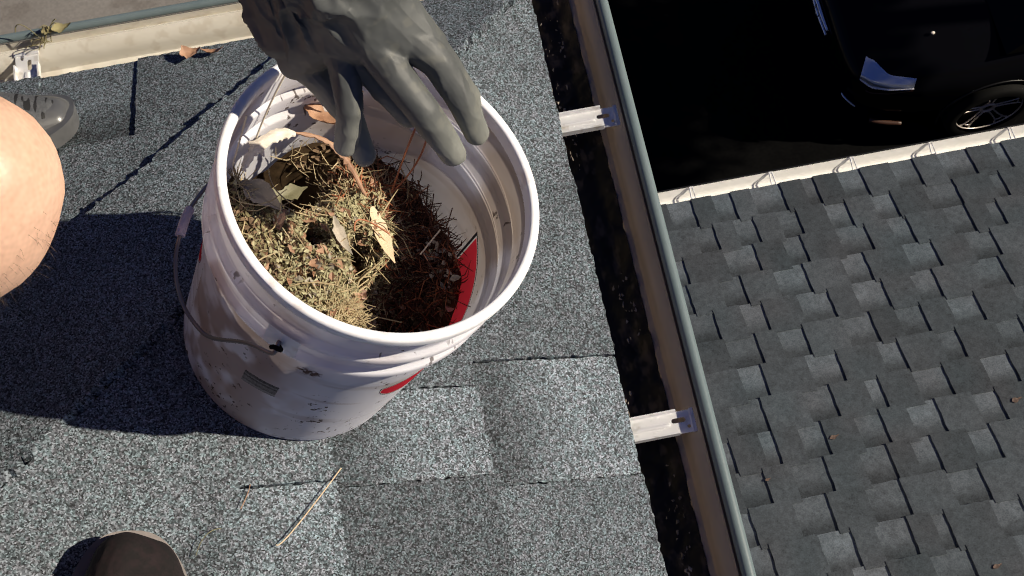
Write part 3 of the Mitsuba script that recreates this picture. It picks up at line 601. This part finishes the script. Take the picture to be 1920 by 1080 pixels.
for q in range(12):
    b0 = A([-.700 + r9.normal(0, .006), .088, -.044]); dd = norm(A([r9.normal(-.1, .5), r9.normal(.2, .5), r9.uniform(.2, .9)])); L = r9.uniform(.02, .06)
    gt.append(tube(spline([b0, b0 + dd * L * .6 + r9.normal(0, .004, 3), b0 + dd * L + A([0, -.01, -.012])], 8), .0008, 4))
gt.append(placed(leaf(.03, .014, .4, .5, 1, 31), A([-.672, .100, -.033]), [1, .2, 0], [0, 0, 1])); gt.append(placed(leaf(.02, .014, .4, .5, 1, 32), A([-.692, .096, -.032]), [1, -.4, 0], [0, .3, 1]))
put('grass_tuft', cat(gt), 'moss_olive', True, label='tuft of dry grass and moss caught on the lip of the far gutter', cat='grass tuft')

# ---------------------------------------------------------------- crouching person: bare knee, gloved left hand
labels['person'] = {'label': 'crouching person with bare knee at the left edge, gloved hand reaching over the bucket', 'category': 'person'}
def V3(*a): return A(a, float)
ankL, kneeL, hipL = V3(-.86, -.24, .175), V3(-.625, -.492, .592), V3(-1.10, -.42, .50)
ankR, kneeR, hipR = V3(-1.28, -.95, .50), V3(-.92, -.93, .46), V3(-1.14, -.68, .52)
pel, chest, neck, head = V3(-1.12, -.55, .60), V3(-.98, -.38, .92), V3(-.90, -.32, 1.12), V3(-.84, -.28, 1.24)
shL, elL, wrL = V3(-.76, -.15, .97), V3(-.43, -.165, .80), V3(-.2418, -.4023, .7115)
shR, elR, wrR = V3(-1.02, -.54, 1.02), V3(-.92, -.72, .80), V3(-.82, -.80, .58)
leg = chain([(ankL, .042), (ankL * .62 + kneeL * .38, .058), (kneeL * .72 + ankL * .28, .064), (kneeL, .082)]) + \
      chain([(kneeL, .104), (kneeL * .8 + hipL * .2 + V3(0, 0, -.012), .116), (kneeL * .45 + hipL * .55, .100), (hipL, .105)]) + \
      [bone((kneeL + V3(.022, .004, .006), .088), (kneeL, .104))]
leg2 = chain([(ankR, .042), (kneeR * .6 + ankR * .4, .058), (kneeR, .066)]) + chain([(kneeR, .07), (hipR, .1)])
body = leg + leg2 + [bone((hipL, .11), (hipR, .11), (pel, .13))] + chain([(pel, .13), (pel * .5 + chest * .5, .13), (chest, .14)]) + \
    [bone((chest, .11), (shL, .06), (shR, .06), (neck * .5 + chest * .5, .08))] + chain([(neck * .6 + chest * .4, .06), (neck, .058), (head, .06)]) + \
    chain([(shL, .055), (elL, .043), (wrL, .031)]) + chain([(shR, .055), (elR, .043), (wrR, .03)]) + \
    [bone((head + V3(0, 0, .05), .088), (head + V3(-.02, 0, .07), .09), (head + V3(.03, .0, -.03), .055))] + \
    [bone((head + V3(.085, .0, .025), .012), (head + V3(.10, .0, .0), .014)), sph(head + V3(0, .088, .02), .022), sph(head + V3(0, -.088, .02), .022)]
def fingers(w, d, u):                                     # right hand resting on the right thigh
    out = [bone((w, .03), (w + d * .07 + u * .03, .022), (w + d * .07 - u * .03, .02))]
    for i, L in enumerate((.062, .07, .066, .052)):
        p = w + d * .075 + u * (.03 - .02 * i); out += chain([(p, .0095), (p + d * L * .5 + V3(0, 0, -.004), .009), (p + d * L + V3(0, 0, -.016), .0078)])
    p = w + d * .02 + u * .034; out += chain([(p, .012), (p + d * .03 + u * .024, .010), (p + d * .055 + u * .03, .0085)]); return out
body += fingers(wrR, norm([.55, .1, -.5]), norm([0, 1, .1]))
bodym = flesh(body, .014, 20, .0016, 55, 4)
put('person__skin', bodym, 'skin', True, label='bare skin of the crouching person, the knee lit by the sun')
# hair along the leg
hv = bodym.vertices; hn = bodym.vertex_normals
sel = [i for i in range(len(hv)) if -.78 < hv[i][0] < -.5 and hv[i][2] < .72 and hv[i][1] < -.1 and hn[i][1] < -.4 and hn[i][2] < .18]
r5 = g(55); hs = []
for q in range(800):
    i = sel[r5.integers(len(sel))]; p = hv[i] + r5.normal(0, .006, 3) * (1 - np.abs(hn[i])); nn_ = hn[i]
    d_ = norm(nn_ * .7 + r5.normal(0, .4, 3) + A([.2, -.5, -.3])); L = r5.uniform(.005, .011)
    hs.append(tube([p - nn_ * .002, p + d_ * L * .5, p + d_ * L + A([0, 0, -.002])], [.00015, .00012, .00006], 3, False))
put('person__leg_hair', cat(hs), 'leg_hair', True, kind='stuff', label='short dark hair on the leg')
put('person__head_hair', flesh([bone((head + V3(-.025, 0, .085), .092), (head + V3(-.05, 0, .04), .085))], .012, 8, .004, 60, 2), 'hair', True)
shirt = chain([(pel + V3(0, 0, .02), .145), (pel * .5 + chest * .5, .148), (chest, .156)]) + [bone((chest, .125), (shL, .074), (shR, .074), (chest * .65 + neck * .35, .092))] + \
    chain([(shL, .070), (elL, .058), (elL * .15 + wrL * .85, .047)]) + chain([(shR, .070), (elR, .058), (elR * .2 + wrR * .8, .045)])
put('person__shirt', flesh(shirt, .016, 14, .006, 22, 6), 'sleeve_cloth', True)
shorts = [bone((hipL, .125), (hipR, .125), (pel, .146))] + chain([(hipL, .122), (hipL * .62 + kneeL * .38, .114)]) + chain([(hipR, .122), (hipR * .55 + kneeR * .45, .112)])
put('person__shorts', flesh(shorts, .018, 14, .004, 22, 7), 'shorts_cloth', True)
# the glove: palm, four fingers and thumb, reaching down over the bucket
P_ = lambda *a: V3(*a)
W0 = P_(-.2418, -.4023, .7115)
kn = [P_(-.2491, -.4367, .6489), P_(-.2179, -.4505, .6559), P_(-.1907, -.4508, .6519), P_(-.1723, -.4546, .6384)]
gl = [bone((W0, .040), (kn[0], .022), (kn[1], .022)), bone((W0, .040), (kn[1], .022), (kn[2], .021), (kn[3], .019)),
      bone((W0 + P_(-.03, .01, -.03), .032), (P_(-.2892, -.4229, .6038), .020), (kn[0], .020))]
gl += chain([(kn[0], .0185), (P_(-.2479, -.4560, .6314), .0150), (P_(-.2506, -.4869, .6074), .0125), (P_(-.2618, -.5009, .5689), .0112)])
gl += chain([(P_(-.2850, -.4250, .6060), .019), (P_(-.2690, -.4420, .5850), .0155), (P_(-.2530, -.4690, .5610), .0125), (P_(-.2480, -.4960, .5344), .0108)])
gl += chain([(kn[1], .0205), (P_(-.2060, -.4780, .6400), .0165), (P_(-.1860, -.5060, .6140), .0150), (P_(-.1666, -.5290, .5687), .0122)])
gl += chain([(kn[2] + P_(.004, 0, 0), .0190), (P_(-.1655, -.4740, .6382), .0142), (P_(-.1505, -.4980, .6079), .0132), (P_(-.1410, -.5140, .5693), .0112)])
gl += chain([(kn[3], .0175), (P_(-.1586, -.4685, .6189), .0142), (P_(-.1450, -.4835, .5867), .0126), (P_(-.1415, -.4940, .5509), .0108)])
gl += chain([(P_(-.2340, -.4480, .6330), .0180), (P_(-.2190, -.4660, .6130), .0150), (P_(-.1990, -.4930, .5900), .0125)])   # folded side of the palm under the knuckles
fw = norm(elL - W0)
gl += chain([(W0, .046), (W0 + fw * .10, .050), (W0 + fw * .22, .058)]) + [bone((W0 + fw * .05 + P_(-.018, .01, -.02), .040), (P_(-.294, -.410, .628), .024))]
glm = flesh(gl, .0024, 60)
def folds(m):
    v = m.vertices; ax = norm(kn[1] - W0); r = v - W0; s = r @ ax; e1 = norm(np.cross(ax, FWD)); e2 = np.cross(ax, e1); a, b = r @ e1, r @ e2
    wr = np.clip((.075 - s) / .05, .10, 1)                       # loose over the wrist, tight on the fingers
    q = np.stack([a * 48 + s * 14, b * 48, s * 16 - a * 10], 1)
    rd = 1 - 2 * np.abs(meshkit.noise(q, 14) - .5); rd2 = 1 - 2 * np.abs(meshkit.noise(q * 1.9 + 7.3, 15) - .5)
    d = .0115 * wr * (rd ** 4 - .3) + .0032 * np.maximum(wr, .16) * (rd2 ** 3 - .3) + .0006 * (meshkit.fbm(v * 90, 2, 5) - .5)
    m.vertices = v + m.vertex_normals * d[:, None]; return m
put('person__glove', folds(glm), 'glove_rubber', True, label='grey rubber coated work glove with spread fingers')
# left shoe: mesh upper with a rubber toe
def shoe(toe, heel, up, wide=.047, m_up='shoe_mesh', m_sole='shoe_rubber', key='person__shoe', lab=None, lab2=None, toecap=True, fat=1.0):
    toe, heel, up = A(toe, float), A(heel, float), norm(up); f = norm(toe - heel); L = np.linalg.norm(toe - heel); f = norm(f - up * (f @ up)); s = np.cross(up, f)
    def q(l, w, h): return heel + f * (l * L) + s * w + up * h
    upper = [bone((q(.12, 0, .06), .036), (q(.30, 0, .07), .040), (q(.2, 0, .1), .036)), bone((q(.30, 0, .060), .042), (q(.55, 0, .045), .040)),
             bone((q(.55, 0, .045), .040), (q(.72, .014 * fat, .030 * fat), .027 * fat), (q(.72, -.014 * fat, .030 * fat), .027 * fat), (q(.86 + .02 * (fat - 1), .004 * fat, .026 * fat), .024 * fat), (q(.84 + .02 * (fat - 1), -.012 * fat, .026 * fat), .022 * fat)),
             bone((q(.12, 0, .035), .034), (q(.55, 0, .030), .034))]
    put(key, flesh(upper, .006, 10, .0010, 120, 3), m_up, True, label=lab)
    k = [k_ for k_ in scene if k_.startswith(key) and k_.count('__') == key.count('__')][-1]
    pts = []
    for t in np.linspace(0, 2 * np.pi, 72, endpoint=False):
        l = .5 + .5 * math.cos(t); w = math.sin(t); wid = wide * (.74 + .36 * smooth01(l, .3, .75)) * abs(w) ** .75 * (1 if w > 0 else -1)
        pts.append((l * L, wid))
    sole = trimesh.creation.extrude_polygon(Polygon(pts).buffer(.001), .024, engine='earcut')
    v = sole.vertices.copy(); v[:, 2] += .006 * np.clip((v[:, 0] / L - .75) / .25, 0, 1) ** 2
    sole.vertices = heel + np.outer(v[:, 0], f) + np.outer(v[:, 1], s) + np.outer(v[:, 2] + .001, up)
    put(k + '__sole', sole, m_sole, 30, label=lab2)
    if toecap:
        cap = [bone((q(.80, .016, .022), .026), (q(.80, -.016, .022), .026), (q(.91, .008, .020), .023), (q(.90, -.010, .020), .022))]
        put(k + '__toe_cap', flesh(cap, .004, 6), 'shoe_rubber', True, label='shiny grey rubber toe')
def smooth01(x, a, b):
    t = min(1, max(0, (x - a) / (b - a))); return t * t * (3 - 2 * t)
shoe(FT.pt(-.634, .136, .010), FT.pt(-.92, .156, .010), FT.n, .060, lab='grey mesh shoe with worn rubber toe near the far gutter')
shoe(V3(-1.22, -.95, .43), V3(-1.45, -.95, .60), norm([.5, 0, .8]), .048)

# ---------------------------------------------------------------- second person: the one holding the camera, only a shoe toe in view
labels['person_001'] = {'label': 'person standing at the bottom edge, only the toe of a dark maroon shoe in view', 'category': 'person'}
toe2, heel2 = FR.pt(-.748, .632, .011), FR.pt(-1.03, .650, .011)
shoe(toe2, heel2, FR.n, .0645, 'maroon_suede', 'sole_rubber', 'person_001__shoe', 'dark maroon suede shoe', 'pale worn rubber sole edge', False, 1.42)
an2 = heel2 + V3(0, .06, .10)
put('person_001__trouser_leg', flesh(chain([(an2, .062), (an2 + V3(-.02, -.04, .36), .075), (an2 + V3(-.03, -.16, .75), .095)]), .02, 8, .005, 20, 3), 'trouser_cloth', True)

# ---------------------------------------------------------------- black car on the driveway
GZ, NX, CY = -7.892, 2.95, 4.16
st = A([0, .03, .08, .16, .30, .50, .80, 1.15, 1.6, 2.4, 3.2, 3.8, 4.2, 4.45, 4.56, 4.6])
hw = A([.46, .58, .66, .73, .805, .86, .90, .91, .915, .92, .915, .90, .87, .81, .72, .58])
zt = A([.64, .70, .745, .785, .825, .86, .90, .94, .97, .985, .99, .995, .985, .95, .90, .84])
zb = A([.34, .27, .23, .21, .20, .20, .20, .20, .20, .20, .20, .20, .22, .26, .32, .40])
def car_body():
    nr = 64; P = []
    xs = np.concatenate([np.linspace(0, .5, 26), np.linspace(.55, 4.2, 50), np.linspace(4.25, 4.6, 14)])
    for x in xs:
        w, t, b = np.interp(x, st, hw), np.interp(x, st, zt), np.interp(x, st, zb); an = np.linspace(0, 2 * np.pi, nr, endpoint=False)
        c, s = np.cos(an), np.sin(an); e = 2 / 3.6
        P.append(np.stack([np.full(nr, x), w * np.sign(c) * np.abs(c) ** e, (t + b) / 2 + (t - b) / 2 * np.sign(s) * np.abs(s) ** e], 1))
    P = A(P); n = len(P); V = P.reshape(-1, 3); F = []
    for i in range(n - 1):
        for j in range(nr):
            p0, p1 = i * nr + j, i * nr + (j + 1) % nr; F += [[p0, p1, p1 + nr], [p0, p1 + nr, p0 + nr]]
    V = np.vstack([V, P[0].mean(0), P[-1].mean(0)])
    for j in range(nr): F += [[n * nr, (j + 1) % nr, j], [n * nr + 1, (n - 1) * nr + j, (n - 1) * nr + (j + 1) % nr]]
    m = trimesh.Trimesh(V, A(F), process=False); m.fix_normals(); return m
WX = (1.06, 3.75)
def to_world(m): m = m.copy(); m.apply_translation([NX, CY, GZ]); return m
def to_man(m): return m3.Manifold(m3.Mesh(np.asarray(m.vertices, np.float32), np.asarray(m.faces, np.uint32)))
bodyc = to_man(car_body())
for x in WX:
    for s in (-1, 1):
        w = trimesh.creation.cylinder(.385, .34, sections=48); w.apply_transform(trimesh.transformations.rotation_matrix(np.pi / 2, [1, 0, 0])); w.apply_translation([x, s * .83, .335])
        bodyc = bodyc - to_man(w)
mm = bodyc.to_mesh(); bc = trimesh.Trimesh(mm.vert_properties[:, :3], mm.tri_verts)
labels['car'] = {'label': 'glossy black car parked on the black driveway beyond the white gutter', 'category': 'car'}
put('car__body', to_world(bc), 'car_paint', 40)
gh = A([[1.05, .74, .93, .93], [1.75, .66, 1.40, .93], [2.2, .65, 1.45, .93], [3.2, .63, 1.43, .93], [4.05, .68, .97, .93]])
vv = []
for x, w, t, b in gh:
    for s in (-1, 1): vv += [[x, s * w, t], [x, s * .80, b]]
put('car__cabin', to_world(trimesh.convex.convex_hull(A(vv))), 'car_glass', False)
put('car__roof', to_world(flesh([bone((V3(1.85, .52, 1.41), .04), (V3(1.85, -.52, 1.41), .04), (V3(3.2, .5, 1.40), .04), (V3(3.2, -.5, 1.40), .04))], .08, 2)), 'car_paint', True)
def wheel(x, s):
    y = s * .915
    def ring(r, tr, yy, n=56): return tube([[x + r * math.cos(t), yy, .335 + r * math.sin(t)] for t in np.linspace(0, 2 * np.pi, n)], tr, 8, False)
    prof_t = [(.25, -.1), (.30, -.105), (.328, -.09), (.335, -.05), (.335, .05), (.328, .09), (.30, .105), (.25, .1)]
    P = A([[[x + r * math.cos(t), y - s * .06 + w_, .335 + r * math.sin(t)] for t in np.linspace(0, 2 * np.pi, 49)] for r, w_ in prof_t])
    k = put('car__wheel', to_world(grid(P)), 'tyre_rubber', True)
    disc = trimesh.creation.cylinder(.25, .05, sections=48); disc.apply_transform(trimesh.transformations.rotation_matrix(np.pi / 2, [1, 0, 0])); disc.apply_translation([x, y - s * .10, .335])
    put(k + '__rim', to_world(disc), 'rim_dark', 30)
    sp_ = [ring(.246, .006, y + s * .012)]
    for i in range(5):
        t0 = i * 2 * np.pi / 5 + .35
        def q(r, t): return [x + r * math.cos(t), y + s * (.004 - .03 * (1 - r / .246)), .335 + r * math.sin(t)]
        for dt in (-.17, .17):
            sp_.append(tube(spline([q(.05, t0 + dt * 2.2), q(.13, t0 + dt * .9), q(.205, t0 + dt * .9), q(.243, t0 + dt * 1.3)], 14), .0065, 6))
        sp_.append(tube(spline([q(.205, t0 - .15), q(.218, t0), q(.205, t0 + .15)], 8), .0055, 6))
    sp_.append(ring(.05, .012, y - s * .02, 24))
    put(k + '__spokes', to_world(cat(sp_)), 'rim_edge', True, label='thin bright edged spokes')
    put(k + '__arch', to_world(tube([[x + .388 * math.cos(t), s * (np.interp(x, st, hw) - .004), .335 + .388 * math.sin(t)] for t in np.linspace(-.2, np.pi + .2, 40)], .008, 6)), 'rim_dark', True)
for x in WX:
    for s in (-1, 1): wheel(x, s)
# head lamps: chrome L shaped trim that wraps the corner, lens under it
def plan(x, off=.0): return np.interp(x, st, hw) + off
def lamp(s):
    xs = np.concatenate([np.linspace(.105, .16, 6), np.linspace(.18, .42, 14)]); n = len(xs); P = []
    top = np.interp(xs, [.105, .17, .27, .42], [.742, .747, .752, .755]); bot = np.interp(xs, [.105, .17, .27, .42], [.685, .672, .695, .728])
    yo = np.interp(xs, [.105, .17, .27, .42], [.64, .715, .772, .815]); xo = xs - np.interp(xs, [.105, .17, .42], [.02, .02, .0])
    inn = np.interp(xs, [.105, .16, .24, .42], [.12, .105, .045, .028])
    cols = []
    for k, (dy, zz) in enumerate([(0, bot), (.016, bot + .010), (.018, (top + bot) / 2), (.012, top - .008), (0, top + .002)]):
        cols.append(np.stack([xo - dy * .5, s * (yo + dy), zz], 1))
    cols.append(np.stack([xo + inn * .55, s * (yo - inn), top + .022], 1))
    m = grid(np.stack(cols, 1)); m2 = m.copy(); m2.vertices = m2.vertices + m.vertex_normals * 0 + A([.012, -s * .012, -.006]); m2.invert()
    k = put('car__headlight', to_world(cat([m, m2])), 'chrome', 35, label='chrome trimmed head lamp that wraps the front corner')
    low = np.stack([np.stack([xo - .004, s * (yo + .010), bot - .012], 1), np.stack([xo - .002, s * (yo + .012), bot - .05], 1), np.stack([xo + .004, s * (yo + .006), bot - .095 + .2 * (xs - .105)], 1)], 1)
    put(k + '__lens', to_world(grid(low)), 'car_glass', True)
    e = np.stack([xo + .002, s * (yo + .012), bot - .095 + .2 * (xs - .105)], 1)
    e2 = np.stack([xo - .003, s * (yo + .018), bot + .008], 1)
    put(k + '__highlight_strip', to_world(tube(spline(e2, 24), .0085, 8)), 'rim_plastic', True, label='white strip painting a highlight along the lower edge of the head lamp')  # white tube stands in for the lit highlight on this edge
    put(k + '__lower_strip', to_world(tube(spline(e[4:], 20), .0055, 6)), 'amber', True)
lamp(-1); lamp(1)
for i, z in enumerate((.60, .66)):
    ys = np.linspace(-.20, .20, 24)
    put('car__grille_bar', to_world(tube([[.018 - .05 * (1 - (y / .62) ** 2), y, z] for y in ys], [.010 + .006 * (1 - abs(y) / .20) for y in ys], 8)), 'chrome', True, label='chrome grille bar')
for s in (-1, 1):
    put('car__bumper_trim', to_world(tube(spline([[.012, s * .60, .42], [.04, s * .665, .415], [.085, s * .725, .41]], 12), [.004] + [.008] * 10 + [.004], 6)), 'chrome', True, label='thin bright strip low on the bumper corner')
    put('car__reflector', to_world(tube(spline([[.20, s * .790, .28], [.30, s * .832, .28], [.42, s * .862, .28]], 10), .02, 8)), 'amber', True)
bd_ = trimesh.creation.torus(.045, .006, 32, 8); bd_.apply_transform(trimesh.transformations.rotation_matrix(np.pi / 2, [0, 1, 0])); bd_.apply_translation([-.04, 0, .63])
put('car__bonnet_ring', to_world(bd_), 'chrome', True)

for (sx, sy, sz), lab in (((.62, -.50, .885), 'tiny white bead added as a sun glint on the bonnet of the black car'), ((.06, -.555, .50), 'tiny white bead added as a sun glint on the bumper of the black car, below the head lamp')):  # small white beads added in place of sun glints on the paint
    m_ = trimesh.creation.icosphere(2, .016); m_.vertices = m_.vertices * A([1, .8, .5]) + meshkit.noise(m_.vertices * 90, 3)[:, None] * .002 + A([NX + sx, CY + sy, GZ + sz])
    put('glint_bead', m_, 'bark_white', True, label=lab, cat='glint_bead')
